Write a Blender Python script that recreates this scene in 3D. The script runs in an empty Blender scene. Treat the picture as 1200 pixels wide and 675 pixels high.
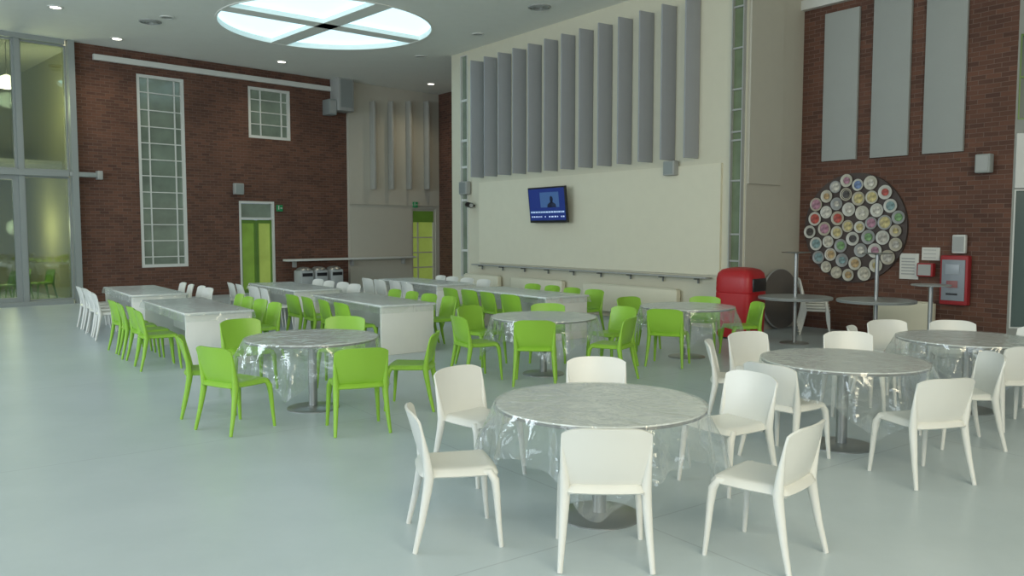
import bpy, bmesh, math, random
from mathutils import Vector, Matrix
random.seed(7)
PI = math.pi
scene = bpy.context.scene
COL = scene.collection
scene.view_settings.view_transform = 'Standard'

# ------------------------------------------------------------ camera
F = 960.0; H = 1.83; TH = math.atan(67.5/960)
cam_d = bpy.data.cameras.new('camera'); cam = bpy.data.objects.new('camera', cam_d); COL.objects.link(cam)
cam.location = (0, 0, H); cam.rotation_euler = (PI/2-TH, 0, 0)
cam_d.sensor_width = 36; cam_d.lens = F/1200*36; cam_d.clip_end = 200
scene.camera = cam
def ray(px, py):
    a = (px-600)/F; b = (337.5-py)/F
    return Vector((a, math.cos(TH)+b*math.sin(TH), -math.sin(TH)+b*math.cos(TH)))
def ground(px, py, z=0.0):
    d = ray(px, py); t = (z-H)/d.z
    return Vector((d.x*t, d.y*t, z))
def A(x, y):
    return ground(600+960*x/y, 270+1756.8/y)

# ------------------------------------------------------------ mesh helpers
class MB:
    def __init__(s): s.bm = bmesh.new()
    def box(s, c, d, bev=0, rz=0, seg=2):
        m = Matrix.Translation(Vector(c)) @ Matrix.Rotation(rz, 4, 'Z') @ Matrix.Diagonal((d[0], d[1], d[2], 1))
        r = bmesh.ops.create_cube(s.bm, size=1, matrix=m)
        if bev:
            es = list({e for v in r['verts'] for e in v.link_edges})
            bmesh.ops.bevel(s.bm, geom=es, offset=bev, segments=seg, affect='EDGES', profile=0.5)
        return s
    def lathe(s, prof, n=32, c=(0, 0, 0)):
        rings = []
        for r, z in prof:
            if r < 1e-6: rings.append([s.bm.verts.new((c[0], c[1], c[2]+z))])
            else: rings.append([s.bm.verts.new((c[0]+r*math.cos(2*PI*i/n), c[1]+r*math.sin(2*PI*i/n), c[2]+z)) for i in range(n)])
        for a, b in zip(rings, rings[1:]):
            for i in range(n):
                j = (i+1) % n
                if len(a) == 1 and len(b) == 1: continue
                if len(a) == 1: s.bm.faces.new((a[0], b[j], b[i]))
                elif len(b) == 1: s.bm.faces.new((a[i], a[j], b[0]))
                else: s.bm.faces.new((a[i], a[j], b[j], b[i]))
        return s
    def squircle(s, prof, n=48, p=.45):
        rings = []
        for hx, hy, z in prof:
            if hx < 1e-6: rings.append([s.bm.verts.new((0, 0, z))]); continue
            ring = []
            for i in range(n):
                a = 2*PI*i/n; c, d = math.cos(a), math.sin(a)
                ring.append(s.bm.verts.new((hx*math.copysign(abs(c)**p, c), hy*math.copysign(abs(d)**p, d), z)))
            rings.append(ring)
        for a, b in zip(rings, rings[1:]):
            for i in range(n):
                j = (i+1) % n
                if len(a) == 1: s.bm.faces.new((a[0], b[j], b[i]))
                elif len(b) == 1: s.bm.faces.new((a[i], a[j], b[0]))
                else: s.bm.faces.new((a[i], a[j], b[j], b[i]))
        return s
    def tube(s, path, rad, n=8, sx=1.0, sy=1.0):
        pts = [Vector(p) for p in path]; rings = []
        for k, p in enumerate(pts):
            t = (pts[min(k+1, len(pts)-1)]-pts[max(k-1, 0)]).normalized()
            ref = Vector((1, 0, 0)) if abs(t.x) < .9 else Vector((0, 1, 0))
            v = t.cross(ref).normalized(); u = v.cross(t).normalized()
            r = rad[k] if isinstance(rad, (list, tuple)) else rad
            rings.append([s.bm.verts.new(p+u*(r*sx*math.cos(2*PI*i/n))+v*(r*sy*math.sin(2*PI*i/n))) for i in range(n)])
        for a, b in zip(rings, rings[1:]):
            for i in range(n):
                j = (i+1) % n; s.bm.faces.new((a[i], a[j], b[j], b[i]))
        s.bm.faces.new(rings[0][::-1]); s.bm.faces.new(rings[-1])
        return s
    def shell(s, f, nu, nv, t, u0=-1, u1=1, v0=-1, v1=1):
        P = [[Vector(f(u0+(u1-u0)*i/nu, v0+(v1-v0)*j/nv)) for j in range(nv+1)] for i in range(nu+1)]
        top, bot = [], []
        for i in range(nu+1):
            a, b = [], []
            for j in range(nv+1):
                du = P[min(i+1, nu)][j]-P[max(i-1, 0)][j]; dv = P[i][min(j+1, nv)]-P[i][max(j-1, 0)]
                n = du.cross(dv).normalized()
                a.append(s.bm.verts.new(P[i][j]+n*t/2)); b.append(s.bm.verts.new(P[i][j]-n*t/2))
            top.append(a); bot.append(b)
        for i in range(nu):
            for j in range(nv):
                s.bm.faces.new((top[i][j], top[i+1][j], top[i+1][j+1], top[i][j+1]))
                s.bm.faces.new((bot[i][j+1], bot[i+1][j+1], bot[i+1][j], bot[i][j]))
        for i in range(nu):
            s.bm.faces.new((bot[i][0], bot[i+1][0], top[i+1][0], top[i][0]))
            s.bm.faces.new((top[i][nv], top[i+1][nv], bot[i+1][nv], bot[i][nv]))
        for j in range(nv):
            s.bm.faces.new((top[0][j], top[0][j+1], bot[0][j+1], bot[0][j]))
            s.bm.faces.new((bot[nu][j], bot[nu][j+1], top[nu][j+1], top[nu][j]))
        return s
    def disc(s, c, r, th, n=32, axis='Z'):
        rot = Matrix.Rotation(PI/2, 4, 'X') if axis == 'Y' else Matrix.Identity(4)
        bmesh.ops.create_cone(s.bm, cap_ends=True, segments=n, radius1=r, radius2=r, depth=th, matrix=Matrix.Translation(Vector(c)) @ rot)
        return s
    def poly(s, pts):
        s.bm.faces.new([s.bm.verts.new(Vector(p)) for p in pts]); return s
    def build(s, name, mat, parent=None, loc=None, rz=0, smooth=True):
        me = bpy.data.meshes.new(name); bmesh.ops.recalc_face_normals(s.bm, faces=s.bm.faces[:])
        s.bm.to_mesh(me); s.bm.free()
        me.materials.append(mat)
        if smooth:
            for p in me.polygons: p.use_smooth = True
            me.set_sharp_from_angle(angle=math.radians(38))
        o = bpy.data.objects.new(name, me); COL.objects.link(o)
        if parent: o.parent = parent
        if loc is not None: o.location = loc
        o.rotation_euler = (0, 0, rz)
        return o
def tag(o, label, cat, group=None):
    o['label'] = label; o['category'] = cat
    if group: o['group'] = group
    return o
def thing(name, label, cat, loc=(0, 0, 0), rz=0, group=None):
    o = bpy.data.objects.new(name, None); COL.objects.link(o); o.empty_display_size = .1
    o.location = loc; o.rotation_euler = (0, 0, rz)
    return tag(o, label, cat, group)
def struct(o, label=None, cat=None):
    o['kind'] = 'structure'
    if label: o['label'] = label; o['category'] = cat or 'structure'
    return o
def sempty(name, label, cat, loc, rz):
    o = thing(name, label, cat, loc, rz); o['kind'] = 'structure'; return o
def dup(root, label, loc, rz=0, group=None, rx=0):
    r = root.copy(); COL.objects.link(r); r.location = loc; r.rotation_euler = (rx, 0, rz); r['label'] = label
    if group: r['group'] = group
    for ch in root.children:
        c = ch.copy(); COL.objects.link(c); c.parent = r
        for g in ch.children:
            d = g.copy(); COL.objects.link(d); d.parent = c
    return r

# ------------------------------------------------------------ materials
def mat(name, col, rough=.5, metal=0, spec=.5, emis=None, es=0, noise=0, nscale=5, bump=0, bscale=60):
    m = bpy.data.materials.new(name); m.use_nodes = True; nt = m.node_tree; b = nt.nodes['Principled BSDF']
    b.inputs['Base Color'].default_value = (*col, 1); b.inputs['Roughness'].default_value = rough
    b.inputs['Metallic'].default_value = metal; b.inputs['Specular IOR Level'].default_value = spec
    tc = nt.nodes.new('ShaderNodeTexCoord')
    nz = nt.nodes.new('ShaderNodeTexNoise'); nz.inputs['Scale'].default_value = nscale; nz.inputs['Detail'].default_value = 5
    nt.links.new(tc.outputs['Object'], nz.inputs['Vector'])
    a = noise if noise else .012
    r = nt.nodes.new('ShaderNodeValToRGB')
    r.color_ramp.elements[0].position = .3; r.color_ramp.elements[1].position = .7
    r.color_ramp.elements[0].color = (*[c*(1-a) for c in col], 1); r.color_ramp.elements[1].color = (*[min(1, c*(1+a)) for c in col], 1)
    nt.links.new(nz.outputs['Fac'], r.inputs['Fac']); nt.links.new(r.outputs['Color'], b.inputs['Base Color'])
    if emis:
        b.inputs['Emission Color'].default_value = (*emis, 1); b.inputs['Emission Strength'].default_value = es
    if bump:
        n2 = nt.nodes.new('ShaderNodeTexNoise'); n2.inputs['Scale'].default_value = bscale
        nt.links.new(tc.outputs['Object'], n2.inputs['Vector'])
        bp = nt.nodes.new('ShaderNodeBump'); bp.inputs['Strength'].default_value = bump; bp.inputs['Distance'].default_value = .01
        nt.links.new(n2.outputs['Fac'], bp.inputs['Height']); nt.links.new(bp.outputs['Normal'], b.inputs['Normal'])
    return m
def brick_mat():
    m = bpy.data.materials.new('red_brown_brick'); m.use_nodes = True; nt = m.node_tree; b = nt.nodes['Principled BSDF']
    tc = nt.nodes.new('ShaderNodeTexCoord'); sp = nt.nodes.new('ShaderNodeSeparateXYZ'); cb = nt.nodes.new('ShaderNodeCombineXYZ')
    nt.links.new(tc.outputs['Object'], sp.inputs[0]); nt.links.new(sp.outputs[0], cb.inputs[0]); nt.links.new(sp.outputs[2], cb.inputs[1])
    br = nt.nodes.new('ShaderNodeTexBrick'); nt.links.new(cb.outputs[0], br.inputs['Vector'])
    br.inputs['Scale'].default_value = 1; br.inputs['Brick Width'].default_value = .225; br.inputs['Row Height'].default_value = .075
    br.inputs['Mortar Size'].default_value = .006; br.inputs['Mortar Smooth'].default_value = .4
    br.inputs['Color1'].default_value = (.150, .067, .042, 1); br.inputs['Color2'].default_value = (.085, .040, .028, 1)
    br.inputs['Mortar'].default_value = (.16, .105, .08, 1); br.inputs['Bias'].default_value = -.1
    nz = nt.nodes.new('ShaderNodeTexNoise'); nz.inputs['Scale'].default_value = 1.3; nz.inputs['Detail'].default_value = 6
    nt.links.new(cb.outputs[0], nz.inputs['Vector'])
    mx = nt.nodes.new('ShaderNodeMixRGB'); mx.blend_type = 'MULTIPLY'; mx.inputs[0].default_value = .5
    nt.links.new(br.outputs['Color'], mx.inputs[1]); nt.links.new(nz.outputs['Fac'], mx.inputs[2])
    gm = nt.nodes.new('ShaderNodeMixRGB'); gm.blend_type = 'MULTIPLY'; gm.inputs[0].default_value = 1; gm.inputs[2].default_value = (1.3, 1.3, 1.3, 1)
    nt.links.new(mx.outputs[0], gm.inputs[1]); nt.links.new(gm.outputs[0], b.inputs['Base Color'])
    b.inputs['Roughness'].default_value = .85
    bp = nt.nodes.new('ShaderNodeBump'); bp.inputs['Strength'].default_value = .3; bp.inputs['Distance'].default_value = .01; bp.invert = True
    nt.links.new(br.outputs['Fac'], bp.inputs['Height']); nt.links.new(bp.outputs['Normal'], b.inputs['Normal'])
    return m
def floor_mat():
    m = bpy.data.materials.new('pale_resin_floor'); m.use_nodes = True; nt = m.node_tree; b = nt.nodes['Principled BSDF']
    tc = nt.nodes.new('ShaderNodeTexCoord')
    mp = nt.nodes.new('ShaderNodeMapping'); mp.inputs['Rotation'].default_value = (0, 0, math.radians(-36))
    nt.links.new(tc.outputs['Object'], mp.inputs[0])
    br = nt.nodes.new('ShaderNodeTexBrick'); nt.links.new(mp.outputs[0], br.inputs['Vector']); br.offset = 0
    br.inputs['Scale'].default_value = 1; br.inputs['Brick Width'].default_value = 3.6; br.inputs['Row Height'].default_value = 3.6
    br.inputs['Mortar Size'].default_value = .006; br.inputs['Color1'].default_value = (.545, .62, .635, 1); br.inputs['Color2'].default_value = (.535, .61, .625, 1)
    br.inputs['Mortar'].default_value = (.44, .50, .52, 1)
    nz = nt.nodes.new('ShaderNodeTexNoise'); nz.inputs['Scale'].default_value = .7; nz.inputs['Detail'].default_value = 8; nz.inputs['Roughness'].default_value = .65
    nt.links.new(tc.outputs['Object'], nz.inputs['Vector'])
    rp = nt.nodes.new('ShaderNodeValToRGB'); rp.color_ramp.elements[0].position = .3; rp.color_ramp.elements[1].position = .65
    rp.color_ramp.elements[0].color = (.87, .89, .89, 1); rp.color_ramp.elements[1].color = (1, 1, 1, 1)
    nt.links.new(nz.outputs['Fac'], rp.inputs[0])
    mx = nt.nodes.new('ShaderNodeMixRGB'); mx.blend_type = 'MULTIPLY'; mx.inputs[0].default_value = 1
    nt.links.new(br.outputs['Color'], mx.inputs[1]); nt.links.new(rp.outputs[0], mx.inputs[2]); nt.links.new(mx.outputs[0], b.inputs['Base Color'])
    b.inputs['Roughness'].default_value = .34; b.inputs['Specular IOR Level'].default_value = .55
    return m
def film_mat():
    m = bpy.data.materials.new('clear_plastic_film'); m.use_nodes = True; nt = m.node_tree; nt.nodes.clear()
    out = nt.nodes.new('ShaderNodeOutputMaterial'); tr = nt.nodes.new('ShaderNodeBsdfTransparent'); tr.inputs[0].default_value = (.98, .99, .98, 1)
    pb = nt.nodes.new('ShaderNodeBsdfGlossy'); pb.inputs['Color'].default_value = (.95, .98, .98, 1); pb.inputs['Roughness'].default_value = .12
    df = nt.nodes.new('ShaderNodeBsdfDiffuse'); df.inputs[0].default_value = (.85, .88, .86, 1)
    tc = nt.nodes.new('ShaderNodeTexCoord'); nz = nt.nodes.new('ShaderNodeTexNoise'); nz.inputs['Scale'].default_value = 5.5; nz.inputs['Detail'].default_value = 2
    nz.inputs['Distortion'].default_value = 1.2
    nt.links.new(tc.outputs['Object'], nz.inputs[0])
    bp = nt.nodes.new('ShaderNodeBump'); bp.inputs['Strength'].default_value = .6; bp.inputs['Distance'].default_value = .045
    nt.links.new(nz.outputs['Fac'], bp.inputs['Height'])
    for n in (pb, df): nt.links.new(bp.outputs[0], n.inputs['Normal'])
    gd = nt.nodes.new('ShaderNodeMixShader'); gd.inputs[0].default_value = .35
    nt.links.new(pb.outputs[0], gd.inputs[1]); nt.links.new(df.outputs[0], gd.inputs[2])
    fr = nt.nodes.new('ShaderNodeLayerWeight'); fr.inputs[0].default_value = .3; nt.links.new(bp.outputs[0], fr.inputs['Normal'])
    rp = nt.nodes.new('ShaderNodeMapRange'); rp.inputs[3].default_value = .10; rp.inputs[4].default_value = .72
    nt.links.new(fr.outputs['Facing'], rp.inputs[0])
    mx = nt.nodes.new('ShaderNodeMixShader'); nt.links.new(rp.outputs[0], mx.inputs[0]); nt.links.new(tr.outputs[0], mx.inputs[1]); nt.links.new(gd.outputs[0], mx.inputs[2])
    nt.links.new(mx.outputs[0], out.inputs[0]); return m
def glass_mat(name='clear_glass', tint=(.60, .65, .54), fac=.2):
    m = bpy.data.materials.new(name); m.use_nodes = True; nt = m.node_tree; nt.nodes.clear()
    out = nt.nodes.new('ShaderNodeOutputMaterial'); tr = nt.nodes.new('ShaderNodeBsdfTransparent'); tr.inputs[0].default_value = (*tint, 1)
    gl = nt.nodes.new('ShaderNodeBsdfGlossy'); gl.inputs['Roughness'].default_value = .03; gl.inputs[0].default_value = (.7, .78, .8, 1)
    mx = nt.nodes.new('ShaderNodeMixShader'); mx.inputs[0].default_value = fac
    nt.links.new(tr.outputs[0], mx.inputs[1]); nt.links.new(gl.outputs[0], mx.inputs[2]); nt.links.new(mx.outputs[0], out.inputs[0]); return m
def top_mat():
    m = mat('pale_tabletop_painted_glints', (.5, .54, .5), .14, spec=1.0, bump=.35, bscale=5); nt = m.node_tree
    r = [n for n in nt.nodes if n.type == 'VALTORGB'][0]; nz = nt.nodes['Noise Texture']
    nz.inputs['Scale'].default_value = 6; nz.inputs['Distortion'].default_value = 2.0; nz.inputs['Detail'].default_value = 3
    r.color_ramp.elements[0].position = .42; r.color_ramp.elements[1].position = .70
    r.color_ramp.elements[0].color = (.76, .79, .77, 1); r.color_ramp.elements[1].color = (.90, .92, .90, 1)  # pale streaks in the colour imitate reflections in the crumpled film
    return m
BRICK = brick_mat(); FLOOR = floor_mat(); FILM = film_mat(); GLASS = glass_mat(); TOP = top_mat()
CREAM = mat('cream_plaster', (.66, .635, .495), .8); CREAM2 = mat('bright_cream_panel', (.74, .71, .555), .7); OFFW = mat('offwhite_wall', (.52, .50, .42), .8)
CEIL = mat('ceiling_paint', (.86, .86, .80), .9); WHITE = mat('white_paint', (.66, .67, .63), .5)
WCH = mat('white_polypropylene', (.74, .745, .69), .33); GCH = mat('lime_green_polypropylene', (.28, .53, .05), .33)
FIN = mat('grey_blue_acoustic_felt', (.36, .375, .395), .9, bump=.2); FIN2 = mat('pale_grey_fin', (.40, .40, .36), .9); PANEL = mat('light_grey_acoustic_panel', (.35, .37, .35), .9, bump=.15)
STEEL = mat('brushed_steel', (.38, .39, .38), .35, metal=.8); DSTEEL = mat('dark_steel', (.17, .155, .14), .6, metal=.05); ALU = mat('grey_aluminium', (.32, .35, .34), .45, metal=.3)
BLACK = mat('black_plastic', (.015, .015, .017), .35); RED = mat('red_plastic', (.44, .016, .02), .4); GREYP = mat('grey_plastic', (.38, .39, .37), .5)
RIM = mat('dark_table_edge', (.2, .21, .2), .5); BOARD = mat('white_laminate_panel', (.80, .81, .76), .45)
PANE = mat('window_pane_painted_reflection', (.10, .13, .10), .12, spec=.8, noise=.5, nscale=1.2, emis=(.20, .26, .20), es=.2)  # mottled tone and faint glow stand in for reflections in the glass
PANEB = mat('dark_pane_daylight_glow', (.05, .07, .06), .25, emis=(.06, .10, .09), es=.3); PIER = mat('plain_grey_wall', (.30, .31, .28), .7)  # pane glow stands in for daylight; wall is one even grey
GREENG = mat('warm_green_glow_glass', (.2, .26, .06), .2, emis=(.30, .40, .08), es=.42, noise=.3, nscale=1.5)  # glow put into the glass stands in for a lit room behind
GREENM = mat('mid_green_glow_glass', (.11, .20, .03), .2, emis=(.15, .26, .035), es=.42, noise=.3, nscale=1.5)  # dimmer glow of the same kind, imitating the lit room
GREEND = mat('dark_green_faint_glow', (.05, .11, .02), .3, emis=(.06, .12, .015), es=.4, noise=.3, nscale=1.5)  # faint glow put into the dark green, no lamp there
OLIVE = mat('olive_yellow_wall', (.36, .35, .19), .8); DARKB = mat('dark_brown_disc_paint', (.07, .052, .045), .6)
SKYM = mat('skylight_glass', (.5, .75, .8), .3, emis=(.58, .88, 1.0), es=1.4); LAMPM = mat('lamp_glow', (1, 1, .9), .3, emis=(1, .95, .8), es=6)
SIGNG = mat('safety_sign_green', (.02, .20, .08), .4, emis=(.02, .2, .06), es=.15); PAPER = mat('paper_white', (.66, .66, .60), .6)
TABGREY = mat('grey_laminate', (.33, .35, .34), .3); PALEB = mat('pale_grey_plastic', (.42, .44, .44), .4)

# ------------------------------------------------------------ walls
class Wall:
    def __init__(s, a, b):
        s.A = Vector((a.x, a.y)); d = Vector((b.x-a.x, b.y-a.y)); s.L = d.length; s.d = d.normalized()
        s.n = Vector((-s.d.y, s.d.x)); s.ang = math.atan2(s.d.y, s.d.x)
    def hit(s, px, py, out=0):
        D = ray(px, py); q = s.A - s.n*out
        t = q.dot(s.n)/(D.x*s.n.x+D.y*s.n.y)
        return (D.x*t-s.A.x)*s.d.x+(D.y*t-s.A.y)*s.d.y, H+D.z*t
    def W(s, u, z, out=0):
        p = s.A+s.d*u-s.n*out; return Vector((p.x, p.y, z))
    def rect(s, x0, y0, x1, y1, out=0):
        ym = (y0+y1)/2
        s0 = s.hit(x0, ym, out)[0]; s1 = s.hit(x1, ym, out)[0]
        xm = (x0+x1)/2
        return s0, s1, s.hit(xm, y1, out)[1], s.hit(xm, y0, out)[1]
    def solid(s, name, s0, s1, z0, z1, m, holes=(), th=.3, out=0, label=None):
        ss = sorted({s0, s1, *[h[0] for h in holes], *[h[1] for h in holes]}); zs = sorted({z0, z1, *[h[2] for h in holes], *[h[3] for h in holes]})
        mb = MB()
        for a, b in zip(ss, ss[1:]):
            for c, d in zip(zs, zs[1:]):
                if any(h[0]-1e-6 <= a and b <= h[1]+1e-6 and h[2]-1e-6 <= c and d <= h[3]+1e-6 for h in holes): continue
                mb.box(((a+b)/2, th/2-out, (c+d)/2), (b-a, th, d-c))
        o = mb.build(name, m, loc=s.W(0, 0), rz=s.ang, smooth=False)
        return struct(o, label)
    def panel(s, name, r, m, depth=.03, out=0, bev=0):
        s0, s1, z0, z1 = r; mb = MB(); mb.box((0, -depth/2, (z1-z0)/2), (s1-s0, depth, z1-z0), bev)
        return mb.build(name, m, loc=s.W((s0+s1)/2, z0, out), rz=s.ang)
CZ = 6.5
WA = Wall(A(-10.93, 20.7), A(-5.24, 26.2))
Pb0, Pb1 = A(-1.18, 21.8), A(4.03, 14.9)
WB = Wall(Pb0, Pb1)
cEnd = WA.hit(513, 300)[0]; pc = WA.W(cEnd, 0)
WD = Wall(pc, pc+Vector((.602, -.799, 0))*6)
pp = WB.W(WB.hit(872, 300)[0], 0)
WP = Wall(pp, pp+Vector((WB.n.x, WB.n.y, 0))*1.62)
pe = WP.W(WP.hit(936, 300)[0], 0)
WE = Wall(pe, pe+Vector((WB.d.x, WB.d.y, 0))*3)
eEnd = WE.hit(1183, 300)[0]; pf = WE.W(eEnd, 0)
WF = Wall(pf, pf+Vector((3, -.9, 0)))

struct(MB().box((0, 10, -.1), (46, 56, .2)).build('floor', FLOOR, smooth=False), 'pale blue grey resin floor with faint joints', 'floor')
sc = (ground(250, 26, CZ)+ground(508, 26, CZ))/2; sc = Vector((sc.x, ground(378, 58, CZ).y-2.42, CZ)); SR = 2.42
mb = MB(); N = 96; inn, outr, upr = [], [], []
for i in range(N):
    a = 2*PI*i/N; c, s_ = math.cos(a), math.sin(a)
    inn.append(mb.bm.verts.new((sc.x+SR*c, sc.y+SR*s_, CZ))); upr.append(mb.bm.verts.new((sc.x+SR*c, sc.y+SR*s_, CZ+.28)))
    k = 30/max(abs(c), abs(s_)); outr.append(mb.bm.verts.new((sc.x+k*c, max(-8, sc.y+k*s_), CZ)))
for i in range(N):
    j = (i+1) % N
    mb.bm.faces.new((inn[i], outr[i], outr[j], inn[j])); mb.bm.faces.new((inn[i], inn[j], upr[j], upr[i]))
struct(mb.build('ceiling', CEIL), 'pale ceiling with round skylight opening', 'ceiling')
sky = thing('skylight', 'large round glowing skylight split in four by grey crossbars', 'skylight', (sc.x, sc.y, CZ))
MB().disc((0, 0, .12), SR-.01, .03, 96).build('glazing', SKYM, sky, smooth=False)
ba = math.atan2(*(lambda v: (v.y, v.x))(ground(500, 47, CZ)-ground(262, 5, CZ)))
for k, a in enumerate((ba, ba+PI/2+.05)):
    MB().box((0, 0, .045), (2*SR-.02, .42, .10), rz=a).build('crossbar', CEIL, sky, smooth=False)
MB().lathe([(SR, 0), (SR, -.015), (SR-.04, -.015), (SR-.04, .12), (SR, .12)], 96).build('rim', CEIL, sky)

wn = [0]
def window(w, r, cols, rows, fw=.08, bw=.03, frame=WHITE, pane=PANE, name=None, label='window', cat='window', inset=.06, out=0):
    s0, s1, z0, z1 = r; wn[0] += 1
    e = sempty(name or 'window_%d' % wn[0], label, cat, w.W((s0+s1)/2, z0, out), w.ang)
    W_, H_ = s1-s0, z1-z0; mb = MB()
    for sx in (-1, 1): mb.box((sx*(W_/2-fw/2), inset, H_/2), (fw, .1, H_))
    for z in (fw/2, H_-fw/2): mb.box((0, inset, z), (W_-2*fw, .1, fw))
    mb.build('window_frame', frame, e, smooth=False)
    mb = MB()
    for c in cols: mb.box((-W_/2+c*W_, inset, H_/2), (bw, .06, H_-2*fw))
    for q in rows: mb.box((0, inset, q*H_), (W_-2*fw, .055, bw))
    if cols or rows: mb.build('glazing_bars', frame, e, smooth=False)
    MB().box((0, inset+.02, H_/2), (W_-2*fw, .012, H_-2*fw)).build('pane', pane, e, smooth=False)
    return e
rT = WA.rect(163, 90, 218, 313); rS = WA.rect(291, 104, 340, 163); rD = WA.rect(281, 236, 322, 336); rD = (rD[0], rD[1], 0, rD[3])
aEnd = WA.hit(408, 300)[0]; a0 = WA.hit(92, 300)[0]
WA.solid('wall_left', a0, aEnd, 0, CZ, BRICK, [rT, rS, rD])
window(WA, rT, [.25, .8], [.055, .14, .225, .31, .395, .48, .565, .65, .735, .82, .91], bw=.025, label='tall narrow white gridded window in the left brick wall')
window(WA, rS, [.3, .8], [.28, .52, .76], bw=.025, label='small square white gridded window high in brick wall')
d = sempty('door_1', 'green double door with white framed transom in left brick wall', 'door', WA.W((rD[0]+rD[1])/2, 0), WA.ang)
W_, H_ = rD[1]-rD[0], rD[3]; mb = MB()
for sx in (-1, 1): mb.box((sx*(W_/2-.03), .05, H_/2), (.06, .12, H_))
mb.box((0, .05, H_-.03), (W_-.12, .12, .06)); mb.box((0, .05, H_-.5), (W_-.12, .12, .06)); mb.build('door_frame', WHITE, d, smooth=False)
MB().box((0, .08, H_-.27), (W_-.16, .02, .4)).build('transom_pane', PANE, d, smooth=False)
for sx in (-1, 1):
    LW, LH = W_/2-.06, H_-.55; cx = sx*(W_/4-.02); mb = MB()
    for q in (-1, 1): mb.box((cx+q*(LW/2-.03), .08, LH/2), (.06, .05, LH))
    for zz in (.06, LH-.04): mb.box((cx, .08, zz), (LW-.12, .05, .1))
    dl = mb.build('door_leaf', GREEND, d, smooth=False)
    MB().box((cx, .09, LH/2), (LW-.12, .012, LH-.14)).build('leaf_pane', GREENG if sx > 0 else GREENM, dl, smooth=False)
rD2 = WA.rect(483, 245, 511, 330, .12); rD2 = (rD2[0], rD2[1], 0, rD2[3])
WA.solid('wall_back', aEnd, cEnd, 0, CZ, OFFW, [rD2], out=.12, th=.4)
d2 = window(WA, rD2, [.3], [.22, .42, .62], fw=.08, bw=.04, frame=OFFW, pane=GREENG, name='door_2', label='glass door with painted-in warm glow and green header in far cream wall', cat='door', out=.12, inset=.1)
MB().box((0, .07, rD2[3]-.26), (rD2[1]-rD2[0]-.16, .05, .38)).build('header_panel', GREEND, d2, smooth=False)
r = WA.rect(408, 237, 482, 240, .12)
struct(WA.panel('trim_2', (r[0], cEnd-.1, r[2], r[2]+.04), OFFW, .04, .12), 'thin ledge line across far cream wall', 'trim')
WD.solid('wall_far', 0, 7, 0, CZ, BRICK)
for px in (432, 453, 474, 495):
    u, z0 = WA.hit(px, 222, .12); u2, z1 = WA.hit(px, 119, .12)
    o = MB().box((0, -.13, (z1-z0)/2), (.08, .25, z1-z0), .01).build('acoustic_fin', FIN2, loc=WA.W(u+.1, z0, .121), rz=WA.ang)
    tag(o, 'pale acoustic fin on far cream wall, ' + {432: 'leftmost', 453: 'second from left', 474: 'third from left', 495: 'rightmost'}[px] + ' of four', 'fin', 'pale fins on the far wall')
u0, z0 = WA.hit(110, 70, .1); u1, z1 = WA.hit(388, 105, .1)
struct(WA.panel('trim_3', (u0, u1, (z0+z1)/2-.02, (z0+z1)/2+.12), WHITE, .10), 'long white ledge high on left brick wall', 'trim')
gL = WA.hit(-260, 300)[0]
rCol = WA.hit(79, 200)[0]
struct(WA.panel('trim_4', (rCol+.06, a0+.02, 0, CZ), ALU, .2), 'grey metal post between glass wall and brick', 'trim')
def glazed(sA, sB, zA, zB, nm, lab): return window(WA, (sA, sB, zA, zB), [], [], fw=.04, frame=ALU, pane=GLASS, name=nm, label=lab)
m1 = WA.hit(24, 200)[0]; tz = WA.hit(50, 203)[1]
mb = MB()
for sA, wd in ((m1, .12), (gL, .12), ((m1+gL)/2, .12)): mb.box((sA, -.02, CZ/2), (wd, .14, CZ))
mb.box(((gL+rCol)/2, -.04, tz), (rCol-gL, .2, .14)); mb.box(((gL+rCol)/2, -.04, CZ-.06), (rCol-gL, .2, .12)); mb.box(((gL+rCol)/2, -.04, .05), (rCol-gL, .2, .1))
struct(mb.build('trim_5', ALU, loc=WA.W(0, 0), rz=WA.ang, smooth=False), 'grey aluminium mullions and transom of left glass wall', 'trim')
glazed(m1+.06, rCol+.06, .1, tz-.07, 'window_20', 'lower clear glass pane beside the brick wall')
glazed(m1+.06, rCol+.06, tz+.07, CZ-.12, 'window_21', 'upper clear glass pane beside the brick wall')
mid = (m1+gL)/2
glazed(mid+.06, m1-.06, tz+.07, CZ-.12, 'window_22', 'upper glass pane at left edge of picture')
glazed(gL+.06, mid-.06, tz+.07, CZ-.12, 'window_23', 'upper glass pane beyond left edge'); glazed(gL+.06, mid-.06, .1, tz-.07, 'window_24', 'lower glass pane beyond left edge')
dd = window(WA, (mid+.06, m1-.06, .1, tz-.07), [], [], fw=.11, frame=ALU, pane=GLASS, name='door_3', label='glazed metal door at the left edge'); dd['category'] = 'door'
dpane = [c for c in dd.children if c.name.startswith('window_frame')][0]
MB().tube([(.45, -.06, .8), (.45, -.06, 1.6)], .02).build('door_handle', STEEL, dpane)
br = thing('wall_bracket', 'short grey metal arm projecting from post over brick wall', 'bracket', WA.W(a0-.1, tz-.05), WA.ang)
MB().box((.3, -.12, .05), (.75, .12, .12), .01).build('arm', ALU, br); MB().box((.62, -.12, .05), (.12, .2, .22), .01).build('end_block', GREYP, br)
mb = MB()
mb.box(((gL-4+a0)/2, 7, CZ/2), (a0-gL+6, .2, CZ)); mb.box((a0+.3, 3.6, CZ/2), (.2, 7, CZ))
struct(mb.build('wall_side', OLIVE, loc=WA.W(0, 0), rz=WA.ang, smooth=False), 'olive yellow wall of the room behind the glass', 'wall')
struct(MB().box(((gL+a0)/2, 4.3, tz+.3), (a0-gL+3, 5, .3)).build('trim_6', WHITE, loc=WA.W(0, 0), rz=WA.ang, smooth=False), 'white upper floor edge behind glass wall', 'trim')
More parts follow.
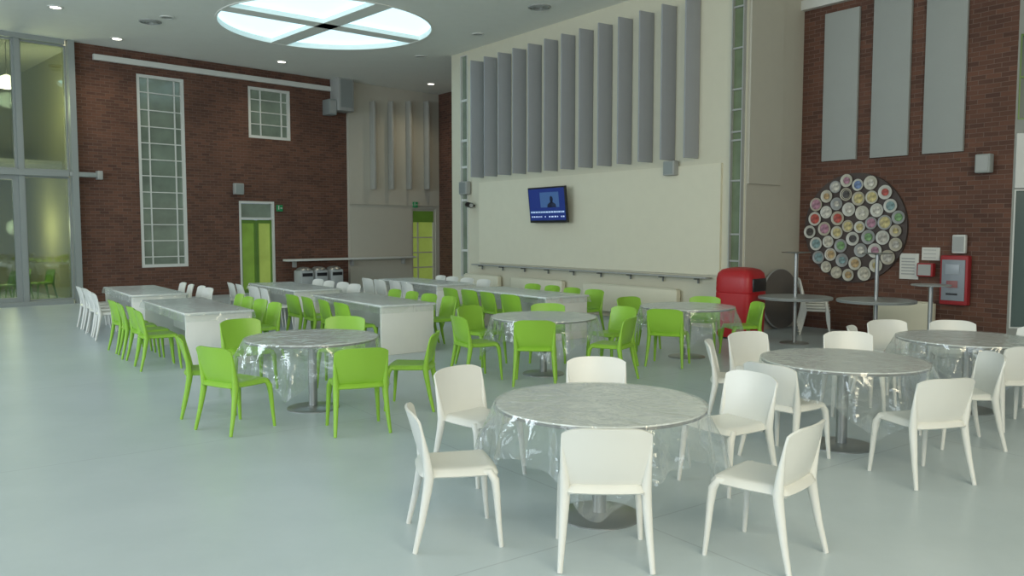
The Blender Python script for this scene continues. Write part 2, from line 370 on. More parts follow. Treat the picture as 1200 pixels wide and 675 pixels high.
pl = WA.W(WA.hit(8, 98, -1.2)[0], WA.hit(8, 98, -1.2)[1], -1.2)
lp = thing('pendant_lamp', 'bright white pendant lamp behind the upper left glass', 'lamp', pl)
MB().lathe([(.05, .22), (.16, .16), (.26, 0), (.22, -.1), (0, -.14)], 24).build('shade', LAMPM, lp); MB().tube([(0, 0, .2), (0, 0, CZ-pl.z)], .01).build('cord', DSTEEL, lp)

# --- wall B
b0 = WB.hit(530, 250)[0]; g0 = WB.hit(541, 250)[0]; g1 = WB.hit(549, 250)[0]; g2 = WB.hit(857, 250)[0]; g3 = WB.hit(872, 250)[0]
WB.solid('wall_partition', b0, g3, 0, CZ, CREAM, [(g0, g1, .6, CZ-.1), (g2, g3-.02, .5, CZ)])
window(WB, (g0, g1, .6, CZ-.1), [], [.12, .35, .5, .62, .8], fw=.02, bw=.06, inset=.02, frame=WHITE, label='thin glazed slot at left end of cream wall')
SLOT = mat('slot_glass_green_glow', (.10, .13, .08), .15, spec=.8, noise=.4, nscale=1.5, emis=(.12, .17, .08), es=.25)  # faint glow added to the glass in place of light behind it
window(WB, (g2, g3-.02, .5, CZ), [], [.06, .13, .21, .37, .49, .515, .58, .64, .76, .88], fw=.02, bw=.03, inset=-.03, frame=GREYP, pane=SLOT, label='tall glazed slot at right end of cream wall')
WP.solid('wall_pier', .02, WP.hit(936, 300)[0], 0, CZ, OFFW)
lz = WP.hit(872, 215)[1]
struct(WP.panel('trim_7', (.04, 1.0, lz, CZ-.01), OFFW, .04), 'slightly proud upper panel of cream pier', 'trim')
zt = WB.hit(563, 214)[1]
struct(WB.panel('trim_8', (WB.hit(563, 250)[0], WB.hit(846, 250)[0], 1.0, zt), CREAM2, .05), 'large bright cream board on partition wall', 'trim')
sA = WB.hit(560, 140, .17)[0]; sB = WB.hit(812, 95, .17)[0]
ords = ['first', 'second', 'third', 'fourth', 'fifth', 'sixth', 'seventh', 'eighth', 'ninth', 'tenth', 'eleventh', 'twelfth', 'thirteenth']
for i in range(13):
    u = sA+(sB-sA)*i/12
    o = MB().box((0, 0, 1.46), (.035, .37, 2.92), .006).build('acoustic_fin', FIN, loc=WB.W(u, 3.18, .195), rz=WB.ang-math.radians(4))
    tag(o, 'tall grey vertical acoustic fin on cream wall, %s from the left' % ords[i], 'fin', 'tall grey fins on the cream wall')
rs0, rs1 = WB.hit(560, 310)[0], WB.hit(836, 325)[0]
rl = thing('wall_shelf', 'long narrow grey shelf rail on brackets along the cream wall', 'shelf', WB.W((rs0+rs1)/2, .93), WB.ang)
MB().box((0, -.13, .02), (rs1-rs0, .16, .03), .006).build('shelf_board', GREYP, rl)
for i in range(9):
    x = -(rs1-rs0)/2+.3+i*(rs1-rs0-.6)/8
    MB().box((x, -.065, -.05), (.03, .03, .10)).box((x, -.12, -.01), (.03, .14, .03)).build('bracket', RIM, rl, smooth=False)
def radiator(w, r, label, depth=.12):
    s0, s1, z0, z1 = r
    t = thing('radiator', label, 'radiator', w.W((s0+s1)/2, 0, .06), w.ang); L = s1-s0; h = z1-z0
    MB().box((0, -depth/2, z0+h/2), (L, depth, h), .015).build('casing', CREAM2, t)
    MB().box((0, -depth/2, z1+.012), (L-.08, depth-.05, .02)).build('top_grille', CREAM, t, smooth=False)
    for sx in (-1, 1): MB().box((sx*(L/2-.12), -depth/2, z0/2), (.04, .04, z0)).build('foot', CREAM2, t, smooth=False)
def rs(w, a, b, z0, z1): return (w.hit(a, 340)[0], w.hit(b, 340)[0], z0, z1)
radiator(WB, rs(WB, 550, 590, .12, .68), 'short pale radiator under the shelf at cream wall left end')
radiator(WB, rs(WB, 605, 665, .12, .68), 'pale radiator under the shelf below the television')
radiator(WB, rs(WB, 690, 800, .12, .68), 'long pale radiator under the shelf at cream wall right')
radiator(WE, rs(WE, 1030, 1100, .12, .62), 'long low pale radiator under the plate disc on right brick wall')
# TV
r = WB.rect(621, 220, 667, 262, .2)
tv = thing('television', 'black wall television tilted down showing a blue news screen', 'television', WB.W((r[0]+r[1])/2, r[2]+.02, .22), 0)
tw, th_ = (r[1]-r[0])*1.0, r[3]-r[2]; tv.rotation_euler = (math.radians(6), 0, WB.ang-.05)
MB().box((0, .03, th_/2), (tw, .06, th_), .008).build('bezel', BLACK, tv)
NAVY = mat('screen_navy', (.01, .02, .08), .3, emis=(.010, .025, .15), es=.8); LBLUE = mat('screen_blue', (.04, .09, .2), .3, emis=(.045, .10, .24), es=.6); TXT = mat('screen_text_white', (.6, .7, .9), .4, emis=(.4, .5, .75), es=.7)
DUSK = mat('screen_dark_blue', (.02, .03, .07), .3, noise=.6, nscale=9)  # mottled dark blue of the figure on screen
scr = MB().box((0, -.002, th_/2+.01), (tw-.06, .006, th_-.09)).build('screen', NAVY, tv, smooth=False)
MB().box((.12, -.007, th_*.64), (tw*.5, .004, th_*.42)).build('studio_picture', LBLUE, scr, smooth=False)
pf_ = MB().lathe([(.0, .3), (.05, .27), (.06, .2), (.04, .14), (.15, .08), (.17, 0), (0, 0)], 16).build('presenter_figure', DUSK, scr, loc=(.2, -.014, th_*.43)); pf_.scale = (1, .04, .85)
MB().box((0, -.007, th_*.3), (tw-.1, .004, .06)).build('news_strap', LBLUE, scr, smooth=False)
mb = MB(); x = -tw/2+.09
while x < tw/2-.12:
    l = random.uniform(.03, .09); mb.box((x+l/2, -.011, th_*.3), (l, .003, .025))
    if random.random() < .7: mb.box((x+l/2, -.008, th_*.17), (l*.8, .003, .03))
    x += l+.025
mb.build('caption_text', TXT, scr, smooth=False)
MB().box((0, .14, th_/2), (.2, .16, .2)).build('wall_mount', BLACK, tv, smooth=False)
def wbox(w, rect, m, name, label, cat, depth=.15, tilt=0, out=0.0):
    s0, s1, z0, z1 = w.rect(*rect, out)
    t = thing(name, label, cat, w.W((s0+s1)/2, z0, out), w.ang); W_, H_ = s1-s0, z1-z0
    MB().box((0, -depth/2-.03, H_/2), (W_, depth, H_), min(.02, W_*.15)).build('housing', m, t)
    MB().box((0, -depth-.034, H_/2), (W_*.78, .01, H_*.8)).build('grille', GREYP if m is not GREYP else ALU, t)
    MB().box((0, -.015, H_/2), (W_*.4, .03, H_*.4)).build('mount', DSTEEL, t)
    return t
wbox(WB, (784, 189, 797, 206), GREYP, 'wall_speaker', 'small grey speaker below the fins near right end', 'speaker')
wbox(WB, (544, 213, 553, 228), GREYP, 'wall_speaker', 'small grey speaker at left end of cream wall', 'speaker')
wbox(WA, (272, 215, 283, 228), GREYP, 'wall_speaker', 'small pale speaker on brick left of green door', 'speaker')
wbox(WE, (1148, 181, 1166, 203), PANEL, 'wall_speaker', 'pale speaker high on right brick wall', 'speaker')
wbox(WA, (386, 92, 404, 132), GREYP, 'ventilation_unit', 'tall grey box unit at right end of brick ledge', 'ventilation', .5)
wbox(WA, (377, 118, 386, 136), ALU, 'ventilation_unit', 'smaller grey box beside the tall unit', 'ventilation', .4)
c = thing('security_camera', 'black security camera on cream wall left of the television', 'camera', WB.W(WB.hit(556, 238)[0], WB.hit(556, 241)[1], .002), WB.ang)
MB().tube([(0, -.002, 0), (0, -.15, 0)], .03, 12).build('bracket', BLACK, c)
MB().tube([(-.1, -.15, .03), (.14, -.2, 0)], .07, 16).build('body', BLACK, c)
MB().tube([(.14, -.2, 0), (.16, -.205, -.003)], .05, 16).build('lens', GREYP, c)
def exitsign(w, px, py, label, out=.0):
    u, z = w.hit(px, py, out); t = thing('exit_sign', label, 'sign', w.W(u, z, out), w.ang)
    MB().box((0, -.03, 0), (.19, .05, .19), .005).build('sign_face', SIGNG, t)
    mb = MB(); mb.box((-.04, -.058, .0), (.025, .004, .08)); mb.disc((-.04, -.058, .06), .016, .004, 12, 'Y'); mb.box((.03, -.058, 0), (.05, .004, .015)); mb.poly([(.05, -.059, .028), (.05, -.059, -.028), (.08, -.059, 0)])
    mb.build('pictogram', PAPER, t, smooth=False)
exitsign(WA, 327, 244, 'small green exit sign right of the green double door'); exitsign(WA, 486, 240, 'small green exit sign above the far glass door', .12)
u0, z0 = WA.hit(331, 305, .12); u1 = WA.hit(480, 305, .12)[0]
cs = thing('wall_shelf', 'long white counter shelf low on far cream wall', 'shelf', WA.W((u0+u1)/2, z0, .12), WA.ang)
MB().box((0, -.2, 0), (u1-u0, .36, .06), .01).build('shelf_board', WHITE, cs)
for x in (-1.2, 0, 1.2): MB().box((x*(u1-u0)/2.8, -.1, -.12), (.06, .16, .2)).build('bracket', GREYP, cs, smooth=False)
for k, px in enumerate((356, 373, 391)):
    g = WA.W(WA.hit(px, 320, .7)[0], 0, .7)
    t = thing('waste_bin', ['left', 'middle', 'right'][k]+' one of three pale bins with silver lids below shelf', 'bin', g, WA.ang, 'bins under the far shelf')
    MB().box((0, 0, .33), (.42, .44, .64), .03).build('body', PALEB, t)
    MB().box((0, -.222, .52), (.34, .01, .10), .004).build('dark_slot', BLACK, t)
    MB().lathe([(.0, .10), (.12, .09), (.2, .05), (.235, 0), (0, 0)], 24, (0, 0, .651)).build('lid', STEEL, t)
# --- wall E
zb = WE.hit(945, 12)[1]
WE.solid('wall_right', 0, eEnd, 0, zb, BRICK)
WE.solid('trim_9', -.0, eEnd, zb, CZ, CREAM)
struct(WE.panel('trim_11', (0, eEnd, zb-.02, zb+.16), WHITE, .12), 'white beam above the right brick wall', 'trim')
for i, rr in enumerate(((967, 10, 1007, 189), (1024, -3, 1068, 184), (1086, -30, 1134, 180))):
    s0, s1, z0, z1 = WE.rect(*rr); z0 = 3.1; z1 = zb-.12
    if i == 0: z1 -= .05
    o = MB().box((0, -.032, (z1-z0)/2), (s1-s0, .06, z1-z0), .006).build('acoustic_board', PANEL, loc=WE.W((s0+s1)/2, z0), rz=WE.ang)
    tag(o, ['left', 'middle', 'right'][i]+' of three flat grey acoustic boards on right brick wall', 'acoustic board', 'flat grey boards on the right wall')
u, z = WE.hit(1002, 267)
pd = thing('plate_display', 'big round wall board covered in small decorated plates', 'wall display', WE.W(u, z), WE.ang)
RD = .98
MB().disc((0, -.03, 0), RD, .05, 72, 'Y').build('backing_disc', DARKB, pd)
pcols = [(.40, .08, .06), (.18, .32, .14), (.42, .30, .15), (.15, .22, .38), (.50, .47, .38), (.38, .20, .26), (.07, .065, .06), (.5, .43, .2), (.55, .53, .46), (.42, .40, .35), (.2, .3, .3)]
FOOD = [mat('plate_motif_%s' % n, c, .5, noise=.6, nscale=14) for n, c in zip(('tomato', 'leaf', 'crust', 'navy', 'oat', 'berry', 'ink', 'corn', 'cream', 'stone', 'teal'), pcols)]
GLAZE = [mat('plate_glaze_%s' % n, c, .3) for n, c in (('cream', (.52, .505, .42)), ('white', (.56, .56, .50)), ('sand', (.44, .41, .32)), ('grey', (.32, .33, .32)))]
random.seed(5); NP = 46; pts = []
for i in range(NP):
    q = (RD-.12)*math.sqrt((i+.5)/NP); a = i*2.39996
    pts.append([q*math.cos(a)+random.uniform(-.01, .01), q*math.sin(a)+random.uniform(-.01, .01), random.choice((.128, .124, .12, .116, .11, .105))])
for it in range(400):
    for i, p in enumerate(pts):
        for q in pts[i+1:]:
            dx, dy = q[0]-p[0], q[1]-p[1]; dd_ = math.hypot(dx, dy)+1e-6; ov = (p[2]+q[2]+.014)-dd_
            if ov > 0:
                dx, dy = dx/dd_*ov*.25, dy/dd_*ov*.25
                p[0] -= dx; p[1] -= dy; q[0] += dx; q[1] += dy
    for p in pts:
        dd_ = math.hypot(p[0], p[1]); lim = RD-.005-p[2]
        if dd_ > lim: p[0] *= lim/dd_; p[1] *= lim/dd_
for kk, (x, y, rr) in enumerate(pts):
    dm = min(math.hypot(x-q[0], y-q[1])-q[2] for j, q in enumerate(pts) if j != kk); rr = max(.09, min(rr, dm+.006)); dz = -.056-.0004*kk
    mb = MB(); mb.lathe([(0, 0), (rr*.55, 0), (rr*.68, .012), (rr, .022), (rr, .028), (rr*.66, .019), (rr*.55, .008), (0, .008)], 24)
    p = mb.build('plate', random.choice((GLAZE[0], GLAZE[0], GLAZE[1], GLAZE[1], GLAZE[1], GLAZE[2], GLAZE[3])), pd, loc=(x, dz, y)); p.rotation_euler = (PI/2, 0, 0)
    k = random.uniform(.42, .82)
    MB().lathe([(0, .015), (rr*k*.8, .015), (rr*k, .0265), (rr*k, .012), (0, .009)], 20).build('motif', random.choice(FOOD), p)
s0, s1, z0, z1 = WE.rect(1106, 299, 1139, 357)
t = thing('vending_terminal', 'red edged wall machine with grey front panel beside the notices', 'machine', WE.W((s0+s1)/2, z0, .003), WE.ang); W_, H_ = s1-s0, z1-z0
DRED = mat('dull_red_metal', (.34, .025, .03), .5)
MB().box((0, -.08, H_/2), (W_, .14, H_), .025).build('body', DRED, t)
fp = MB().box((-.0, -.157, H_*.5), (W_*.82, .02, H_*.82), .006).build('front_panel', mat('slate_grey_face', (.26, .29, .32), .4), t)
MB().box((-.01, -.17, H_*.72), (W_*.5, .014, H_*.2), .004).build('display', mat('pale_display', (.38, .42, .46), .3), fp)
MB().box((-.01, -.17, H_*.42), (W_*.4, .014, H_*.14), .004).build('keypad', mat('dusty_red', (.30, .12, .12), .5), fp)
MB().box((-.01, -.172, H_*.22), (W_*.4, .012, .03)).build('slot', BLACK, fp)
wbox(WE, (1119, 275, 1135, 297), WHITE, 'control_box', 'white switch box above the wall machine', 'box', .08)
def notice(rect, label, m=PAPER, bars=4):
    s0, s1, z0, z1 = WE.rect(*rect); t = thing('notice', label, 'notice', WE.W((s0+s1)/2, z0, .002), WE.ang); W_, H_ = s1-s0, z1-z0
    MB().box((0, -.01, H_/2), (W_, .02, H_)).build('sheet', m, t, smooth=False)
    mb = MB()
    for k in range(bars): mb.box((-W_*.05, -.022, H_*(.2+.6*k/max(1, bars-1))), (W_*.7, .003, H_*.05))
    mb.build('printed_lines', GREYP, t, smooth=False)
notice((1055, 297, 1077, 327), 'large white paper notice on brick beside the plate disc', bars=6)
notice((1081, 290, 1102, 305), 'small white notice above the red leaflet box', bars=3)
wbox(WE, (1079, 308, 1098, 324), DRED, 'leaflet_box', 'small dark red box below the small notice', 'box', .12)
zs = [WF.hit(1194, y)[1] for y in (385, 222, 155, 140, 40)]
L = 3.2; f1, f2 = (.03, L, max(.05, zs[0]), zs[1]), (.03, L, zs[3], zs[4])
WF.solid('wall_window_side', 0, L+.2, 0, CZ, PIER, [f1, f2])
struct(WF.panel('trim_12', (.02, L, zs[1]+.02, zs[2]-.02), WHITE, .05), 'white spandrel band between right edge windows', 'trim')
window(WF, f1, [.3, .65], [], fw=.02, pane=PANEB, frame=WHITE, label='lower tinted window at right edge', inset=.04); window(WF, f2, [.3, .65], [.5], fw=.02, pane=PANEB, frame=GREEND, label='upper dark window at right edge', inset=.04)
for px, py, lit, lab in ((65, 8, 1, 'round downlight in top left corner of ceiling'), (137, 45, 1, 'round downlight above the long white ledge'), (330, 72, 1, 'round downlight just below the skylight'),
                         (505, 98, 1, 'round downlight over the far brick corner'), (493, 66, 0, 'unlit downlight near right side of skylight'), (560, 40, 0, 'unlit downlight over left end of cream wall'), (196, 20, 0, 'unlit downlight left of the skylight')):
    g = ground(px, py, CZ); t = thing('downlight', lab, 'light', (g.x, g.y, CZ), 0)
    MB().lathe([(.11, 0), (.15, 0), (.15, -.02), (.11, -.02), (.11, 0)], 24).build('rim', WHITE, t)
    MB().disc((0, 0, -.006), .109, .01, 24).build('lens', LAMPM if lit else GREYP, t)
for px, py, lab in ((632, 8, 'round grey ceiling vent above the cream wall'), (176, 25, 'round grey ceiling vent at left of skylight')):
    g = ground(px, py, CZ); t = thing('ceiling_vent', lab, 'vent', (g.x, g.y, CZ), 0)
    for q in (.24, .17, .10): MB().lathe([(q, 0), (q, -.02), (q-.035, -.03), (q-.035, 0)], 32).build('ring', GREYP, t)

# ------------------------------------------------------------ chairs
def chair_parts(m, t):
    def seat(u, v):
        hw = .226+.008*v; x = hw*u*math.sqrt(1-.14*v*v); y = .012+.232*v*math.sqrt(1-.14*u*u)
        e = max(abs(u), abs(v)); z = .462-.014*(1-u*u)*(1-v*v)-.042*e**12
        return (x, y, z)
    MB().shell(seat, 18, 18, .014).build('seat', m, t)
    def back(u, v):
        k = v**6; hw = (.224+.026*v**1.2)*(1-.04*k); x = hw*u
        z = .422+.366*v-.035*(abs(u)**5)*v**3+.022*(1-u*u)*(1-v)**4
        y = -.190-.065*v-.025*v*v+.055*u*u*(.4+.6*v)+.03*(1-v)**5
        return (x, y, z)
    MB().shell(back, 18, 16, .015, -1, 1, 0, 1).build('backrest', m, t)
    for s in (-1, 1):
        MB().tube([(s*.190, .13, .437), (s*.210, .185, .434), (s*.220, .212, .39), (s*.228, .222, .30), (s*.236, .232, .15), (s*.244, .245, 0)], [.016, .027, .029, .024, .019, .015], 12, sy=.9).build('leg', m, t)
        MB().tube([(s*.238, -.220, .75), (s*.236, -.203, .66), (s*.226, -.182, .54), (s*.219, -.168, .43), (s*.222, -.178, .36), (s*.234, -.212, .18), (s*.248, -.255, 0)], [.005, .011, .022, .030, .028, .021, .015], 12).build('leg', m, t)
def make_chair(m):
    t = bpy.data.objects.new('plastic_chair', None); COL.objects.link(t); t['category'] = 'chair'; chair_parts(m, t); return t
protos = {'w': make_chair(WCH), 'g': make_chair(GCH)}; used = {'w': False, 'g': False}
def put_chair(k, p, face, label, group, z=0, rx=0):
    rz = math.atan2(face[1], face[0])-PI/2
    if not used[k]:
        o = protos[k]; used[k] = True; o.location = (p[0], p[1], z); o.rotation_euler = (0, 0, rz); o['label'] = label; o['group'] = group; return o
    return dup(protos[k], label, (p[0], p[1], z), rz, group)

def pedestal(t, R=.665, top=TOP):
    MB().lathe([(0, .738), (R-.01, .738), (R, .730), (R, .716), (R-.012, .708), (0, .708)], 72).build('tabletop', top, t)
    MB().lathe([(R+.001, .731), (R+.004, .729), (R+.004, .715), (R+.001, .713), (R+.001, .731)], 72).build('edge_band', RIM, t)
    MB().lathe([(.045, .70), (.045, .03), (.07, .022)], 24).build('pole', STEEL, t)
    MB().lathe([(0, .03), (.06, .028), (.255, .014), (.265, .008), (.265, 0), (0, 0)], 56).build('base', STEEL, t)
def round_cloth(c, rz, label, seed):
    rnd = random.Random(seed); R = .675; S = .92; mb = MB(); n = 180; rings = []
    ph = [rnd.uniform(0, 6.28) for _ in range(5)]
    for k in range(3):
        rr = R*(k+1)/3; rings.append([mb.bm.verts.new((rr*math.cos(2*PI*i/n), rr*math.sin(2*PI*i/n), .742)) for i in range(n)])
    c0 = mb.bm.verts.new((0, 0, .742))
    for i in range(n): mb.bm.faces.new((c0, rings[0][i], rings[0][(i+1) % n]))
    K = 9
    for k in range(1, K+1):
        ring = []
        for i in range(n):
            a = 2*PI*i/n; L0 = S/max(abs(math.cos(a)), abs(math.sin(a)))-R; Lh = L0/(1+(L0/.56)**5)**.2; q = k/K
            w = (math.sin(9*a+ph[1])+.8*math.sin(14*a+ph[2])+.5*math.sin(23*a+ph[3]))
            rr = R+.006+.045*min(1, q*2.2)*w*(.5+q*.5)+.025*q+.05*q*(abs(math.sin(2*a))**3)
            ring.append(mb.bm.verts.new((rr*math.cos(a), rr*math.sin(a), .742-.006-Lh*q)))
        rings.append(ring)
    for a, b in zip(rings, rings[1:]):
        for i in range(n): mb.bm.faces.new((a[i], a[(i+1) % n], b[(i+1) % n], b[i]))
    o = mb.build('plastic_tablecloth', FILM, loc=(c[0], c[1], 0), rz=rz)
    tag(o, label, 'tablecloth', 'clear plastic covers on round tables')
RT = {}
def rtable(key, xy, phrase, seed, clothrz=.6):
    p = A(*xy); t = thing('round_table', 'round pedestal table, '+phrase, 'table', p, 0, 'round pedestal tables'); pedestal(t)
    round_cloth(p, clothrz, 'clear plastic sheet draped over round table, '+phrase, seed); RT[key] = p
rtable('R1', (.56, 5.26), 'nearest one with white chairs', 1, .7)
rtable('R2', (2.80, 6.97), 'second white-chair one from the front', 2, .8)
rtable('R3', (-2.05, 8.45), 'left one ringed by green chairs', 3, .7)
rtable('R4', (4.62, 8.35), 'one cut off at right edge', 4, .5)
rtable('R5', (.40, 10.46), 'middle one ringed by green chairs', 5, .9)
rtable('R6', (2.53, 11.87), 'green-chair one nearest the red bin', 6, .6)
G1, G2, G3, G4, G5, G6 = 'chairs at nearest round table', 'chairs at second white round table', 'chairs at left green round table', 'chairs at right edge table', 'chairs at middle round table', 'chairs at table near red bin'
CH = [
 ('w', .51, 4.62, (.03, 1), 'white plastic chair nearest the camera, its back turned to us', G1),
 ('w', -.35, 4.93, (.98, .2), 'white chair in profile left of nearest round table, facing right', G1),
 ('w', -.25, 6.15, (.72, -.69), 'white chair behind left of nearest round table, front turned to us', G1),
 ('w', .68, 6.55, (-.05, -1), 'white chair directly behind nearest round table, only its back showing', G1),
 ('w', 1.56, 5.93, (-.84, -.52), 'white chair right behind nearest round table, angled left toward it', G1),
 ('w', 1.43, 4.64, (-.74, .67), 'white chair right front of nearest round table, facing left away', G1),
 ('w', 2.20, 6.62, (.8, .6), 'white chair left front of the second round table, back to us', G2),
 ('w', 2.10, 7.75, (.96, -.28), 'white chair seen edge-on left behind second round table', G2),
 ('w', 2.50, 8.25, (.35, -.93), 'white chair behind left of second round table, facing us', G2),
 ('w', 3.42, 8.25, (-.15, -1), 'white chair straight behind the second round table', G2),
 ('w', 3.02, 6.07, (-.25, .97), 'white chair front right of second round table, back to us', G2),
 ('w', 3.86, 7.05, (-1, .12), 'white chair right of second round table facing left', G2),
 ('w', 3.90, 8.85, (.85, -.5), 'white chair left behind the right edge table', G4),
 ('w', 4.38, 9.35, (.1, -1), 'white chair behind right edge table, left of its pair', G4),
 ('w', 5.02, 9.30, (-.3, -.95), 'white chair behind right edge table, right of its pair', G4),
 ('w', 4.66, 7.68, (-.1, 1), 'white chair in front of right edge table, back to us', G4),
 ('w', 5.42, 8.75, (-.9, -.3), 'white chair cut by the right edge of the photo', G4),
 ('g', -1.42, 7.55, (-.36, .93), 'green chair front right of left round table, back to us', G3),
 ('g', -2.56, 7.60, (.54, .84), 'green chair front left of left round table, seat to right', G3),
 ('g', -3.05, 8.25, (.93, .35), 'green chair in profile at far left of left round table', G3),
 ('g', -1.03, 8.52, (-1, .05), 'green chair in profile right of left round table, facing left', G3),
 ('g', -2.02, 9.75, (0, -1), 'green chair directly behind left round table', G3),
 ('g', -3.05, 9.5, (.62, -.78), 'green chair behind left side of left round table', G3),
 ('g', .28, 9.80, (.08, 1), 'green chair in front of middle round table, back to us', G5),
 ('g', -.45, 10.15, (.88, .45), 'green chair left front of middle round table', G5),
 ('g', 1.22, 10.0, (-.88, .45), 'green chair right front of middle round table facing left', G5),
 ('g', 1.35, 11.1, (-.8, -.6), 'green chair right behind middle round table', G5),
 ('g', .5, 11.5, (-.05, -1), 'green chair directly behind middle round table', G5),
 ('g', -.42, 11.25, (.75, -.65), 'green chair left behind middle round table', G5),
 ('g', 2.12, 11.15, (.4, .92), 'green chair in front of table near red bin, back to us', G6),
 ('g', 3.35, 11.95, (-1, -.1), 'green chair right of that table, beside the red bin', G6),
 ('g', 2.95, 12.75, (-.4, -.9), 'green chair directly behind table near red bin', G6),
 ('g', 1.95, 12.7, (.55, -.83), 'green chair left behind table near red bin', G6),
]
for k, x, y, f, lab, grp in CH: put_chair(k, A(x, y), f, lab, grp)

Dd = Vector((-.58, .815)).normalized(); Nn = Vector((Dd.y, -Dd.x)); TL, TW = 2.6, .92; rzT = math.atan2(Dd.y, Dd.x)-PI/2
o4 = ['nearest', 'second', 'third', 'farthest']
first_rt = [None]
def long_table(xy, phrase, kl, kr, seed):
    nl = A(*xy); c = Vector((nl.x, nl.y))+Dd*TL/2+Nn*TW/2
    lab = 'long white-sided table, %s' % phrase
    if first_rt[0] is None:
        t = thing('long_table', lab, 'table', (c.x, c.y, 0), rzT, 'long panelled tables'); first_rt[0] = t
        MB().box((0, 0, .722), (TW, TL, .032), .004).build('tabletop', TOP, t)
        for s in (-1, 1): MB().box((0, s*(TL/2-.05), .353), (TW-.04, .04, .704), .004).build('end_panel', BOARD, t)
        MB().box((0, 0, .5), (.04, TL-.14, .40), .004).build('centre_panel', BOARD, t)
    else: dup(first_rt[0], lab, (c.x, c.y, 0), rzT)
    rnd = random.Random(seed); mb = MB(); nx, ny = 28, 60; ov = .10; V = []; p0 = rnd.uniform(0, 6)
    for i in range(nx+1):
        row = []
        for j in range(ny+1):
            x = -TW/2-ov+(TW+2*ov)*i/nx; y = -TL/2-ov+(TL+2*ov)*j/ny
            ex = max(0, abs(x)-TW/2); ey = max(0, abs(y)-TL/2); cx = max(-TW/2, min(TW/2, x)); cy = max(-TL/2, min(TL/2, y))
            wv = .018*math.sin(9*(x+y)+p0)+.012*math.sin(23*(x-y))
            e = max(ex, ey)
            if ex > 0: cx += math.copysign(.008+max(0, wv)*ex/ov+.1*ex, x)
            if ey > 0: cy += math.copysign(.008+max(0, wv)*ey/ov+.1*ey, y)
            row.append(mb.bm.verts.new((cx, cy, .741-e*1.2)))
        V.append(row)
    for i in range(nx):
        for j in range(ny): mb.bm.faces.new((V[i][j], V[i+1][j], V[i+1][j+1], V[i][j+1]))
    tag(mb.build('plastic_tablecloth', FILM, loc=(c.x, c.y, 0), rz=rzT), 'clear plastic sheet over long table, %s' % phrase, 'tablecloth', 'clear covers on long tables')
    for side, k in ((-1, kl), (1, kr)):
        for i in range(4):
            off = TW/2+.22+rnd.uniform(-.02, .05); yy = -TL/2+.36+i*.63+rnd.uniform(-.03, .03)
            p = c+Nn*side*off+Dd*yy; a = rnd.uniform(-.09, .09); f = -Nn*side; f = Vector((f.x*math.cos(a)-f.y*math.sin(a), f.x*math.sin(a)+f.y*math.cos(a)))
            put_chair(k, (p.x, p.y), f, '%s chair, %s side of %s long table, %s to camera' % ({'w': 'white', 'g': 'green'}[k], {-1: 'left', 1: 'right'}[side], phrase, o4[i]), 'chairs along %s long table' % phrase)
long_table((-4.3, 10.8), 'front left', 'g', 'g', 1)
long_table((-6.4, 13.8), 'back left', 'w', 'w', 2)
long_table((-1.9, 11.9), 'front middle', 'g', 'g', 3)
long_table((-3.95, 14.9), 'back middle', 'w', 'w', 4)
long_table((.56, 13.4), 'front right', 'g', 'g', 5)
long_table((-1.5, 16.4), 'back right', 'w', 'w', 6)

p = ground(867, 396)
t = thing('recycling_bin', 'large upright red bin with domed hood and dark side opening', 'bin', p, WB.ang+.12)
MB().squircle([(0, 0, .03), (.31, .28, .03), (.325, .295, .08), (.34, .31, .5), (.345, .315, .78), (.335, .305, .79), (0, 0, .79)], p=.35).build('body', RED, t)
MB().squircle([(0, 0, 0), (.29, .26, 0), (.29, .26, .035), (0, 0, .035)]).build('plinth', BLACK, t)
MB().squircle([(0, 0, .792), (.345, .315, .792), (.35, .32, .83), (.345, .315, 1.02), (.325, .295, 1.11), (.27, .24, 1.17), (.17, .15, 1.20), (.07, .06, 1.21), (0, 0, 1.212)], p=.4).build('hood', RED, t)
MB().box((.338, .0, .92), (.05, .42, .22), .02, seg=3).build('opening', BLACK, t)

u = WP.hit(910, 352)[0]
lt = thing('folded_table_top', 'dark round table top standing on edge against cream pier', 'table top', WP.W(u, 0, .12), WP.ang)
lt.rotation_euler = (-.06, 0, WP.ang)
MB().disc((0, 0, .56), .55, .04, 64, 'Y').build('disc', DSTEEL, lt)
eb = MB().lathe([(.55, -.022), (.56, -.02), (.56, .02), (.55, .022)], 64).build('edge_band', GREYP, lt, loc=(0, 0, .56)); eb.rotation_euler = (PI/2, 0, 0)
def bistro(name, label, p, R, h, grp=None):
    t = thing(name, label, 'table', p, 0, grp)
    MB().lathe([(0, h), (R-.01, h), (R, h-.008), (R-.01, h-.02), (0, h-.02)], 48).build('tabletop', TABGREY, t)
    MB().lathe([(.03, h-.02), (.03, .02)], 16).build('pole', STEEL, t)
    MB().lathe([(0, .025), (.05, .022), (.22, .012), (.23, 0), (0, 0)], 40).build('base', STEEL, t); return t
b1 = bistro('cafe_table', 'grey round table upright beside the red bin', A(4.58, 13.3), .58, .74)
b2 = dup(b1, 'grey round table upright in front of the plate disc', A(5.62, 12.7))
q = b1.location; dup(b1, 'upside-down round table stacked on the one by red bin', (q.x+.0, q.y, 1.482), .4, rx=PI)
q = b2.location; dup(b1, 'upside-down round table stacked on the one below plate disc', (q.x+.0, q.y, 1.482), .4, rx=PI)
bistro('bar_table', 'tall slim bar table below the small red box', A(6.05, 11.9), .27, 1.05)
sp = A(5.36, 14.5)
for k in range(5):
    put_chair('w', (sp.x-.01*k, sp.y+.005*k), (.94, -.34), 'white chair in the stack beyond the red bin, ' + ['bottom one', 'second from bottom', 'middle one', 'second from top', 'top one'][k], 'stacked white chairs', z=.05*k)
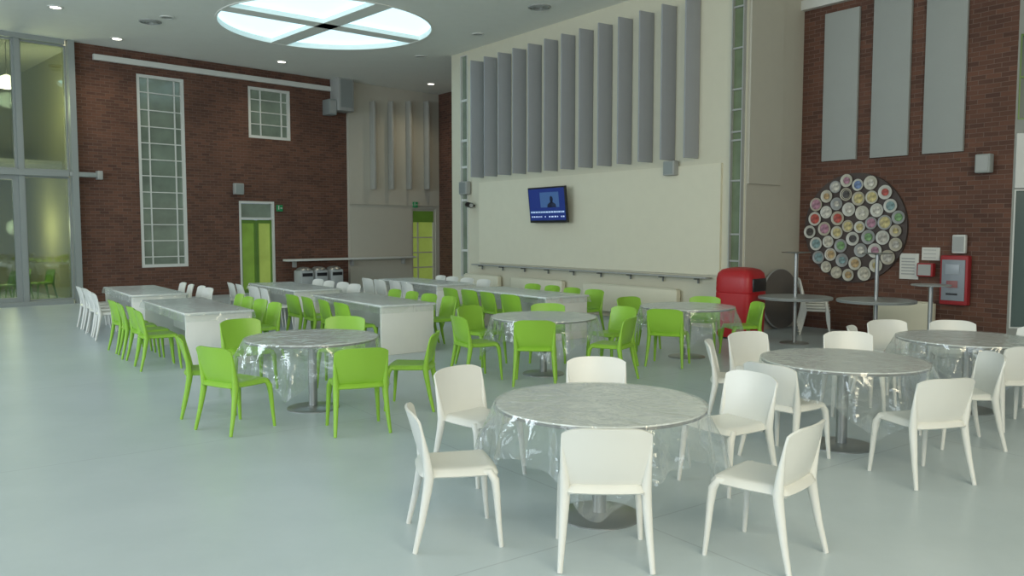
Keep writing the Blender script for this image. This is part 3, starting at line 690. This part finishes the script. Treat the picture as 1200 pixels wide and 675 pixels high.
for k, (px, o_) in enumerate(((6, 1.5), (22, 2.6), (50, 1.8))):
    u = WA.hit(px, 330, -o_)[0]; g = WA.W(u, 0, -o_)
    put_chair('g', g, (-.6, -.8), 'green chair behind the left glass wall, %s from left' % ['first', 'second', 'third'][k], 'green chairs behind glass')

# ------------------------------------------------------------ lights
w = bpy.data.worlds.new('world'); scene.world = w; w.use_nodes = True
w.node_tree.nodes['Background'].inputs[0].default_value = (.68, .84, 1.0, 1); w.node_tree.nodes['Background'].inputs[1].default_value = .36
def area(name, loc, target, sx, sy, e, col):
    l = bpy.data.lights.new(name, 'AREA'); l.shape = 'RECTANGLE'; l.size = sx; l.size_y = sy; l.energy = e; l.color = col
    o = bpy.data.objects.new(name, l); COL.objects.link(o); o.location = loc; o.rotation_euler = (Vector(target)-Vector(loc)).to_track_quat('-Z', 'Y').to_euler()
area('daylight_rear', (-3, -5, 3.0), (-1, 12, 5.4), 12, 3.5, 430, (.84, .93, 1))
area('daylight_left', (-14, 4, 3.8), (-2, 15, 1.0), 9, 4.5, 800, (.82, .92, 1))
area('warm_fill', (4, -3, 5.2), (1.5, 17, 1.6), 6, 2.2, 430, (1, .88, .64))
def spot(px, py, tgt, e, col=(1, .88, .65)):
    g = ground(px, py, CZ); l = bpy.data.lights.new('spot', 'SPOT'); l.energy = e; l.color = col; l.spot_size = 2.4; l.spot_blend = .9; l.shadow_soft_size = .08
    o = bpy.data.objects.new('downlight_lamp', l); COL.objects.link(o); o.location = (g.x, g.y, CZ-.03); o.rotation_euler = (Vector(tgt)-o.location).to_track_quat('-Z', 'Y').to_euler()
for a, b in ((65, 8), (137, 45), (330, 72), (505, 98)):
    g = ground(a, b, CZ); spot(a, b, (g.x, g.y, 0), 90)
l = bpy.data.lights.new('pendant_glow', 'POINT'); l.energy = 130; l.color = (1, .95, .72); l.shadow_soft_size = .2
o = bpy.data.objects.new('pendant_glow', l); COL.objects.link(o); o.location = pl+Vector((0, 0, -.4))
g = WA.W((m1+rCol)/2, 1.9, -3); l2 = l.copy(); o = bpy.data.objects.new('room_glow', l2); COL.objects.link(o); o.location = g
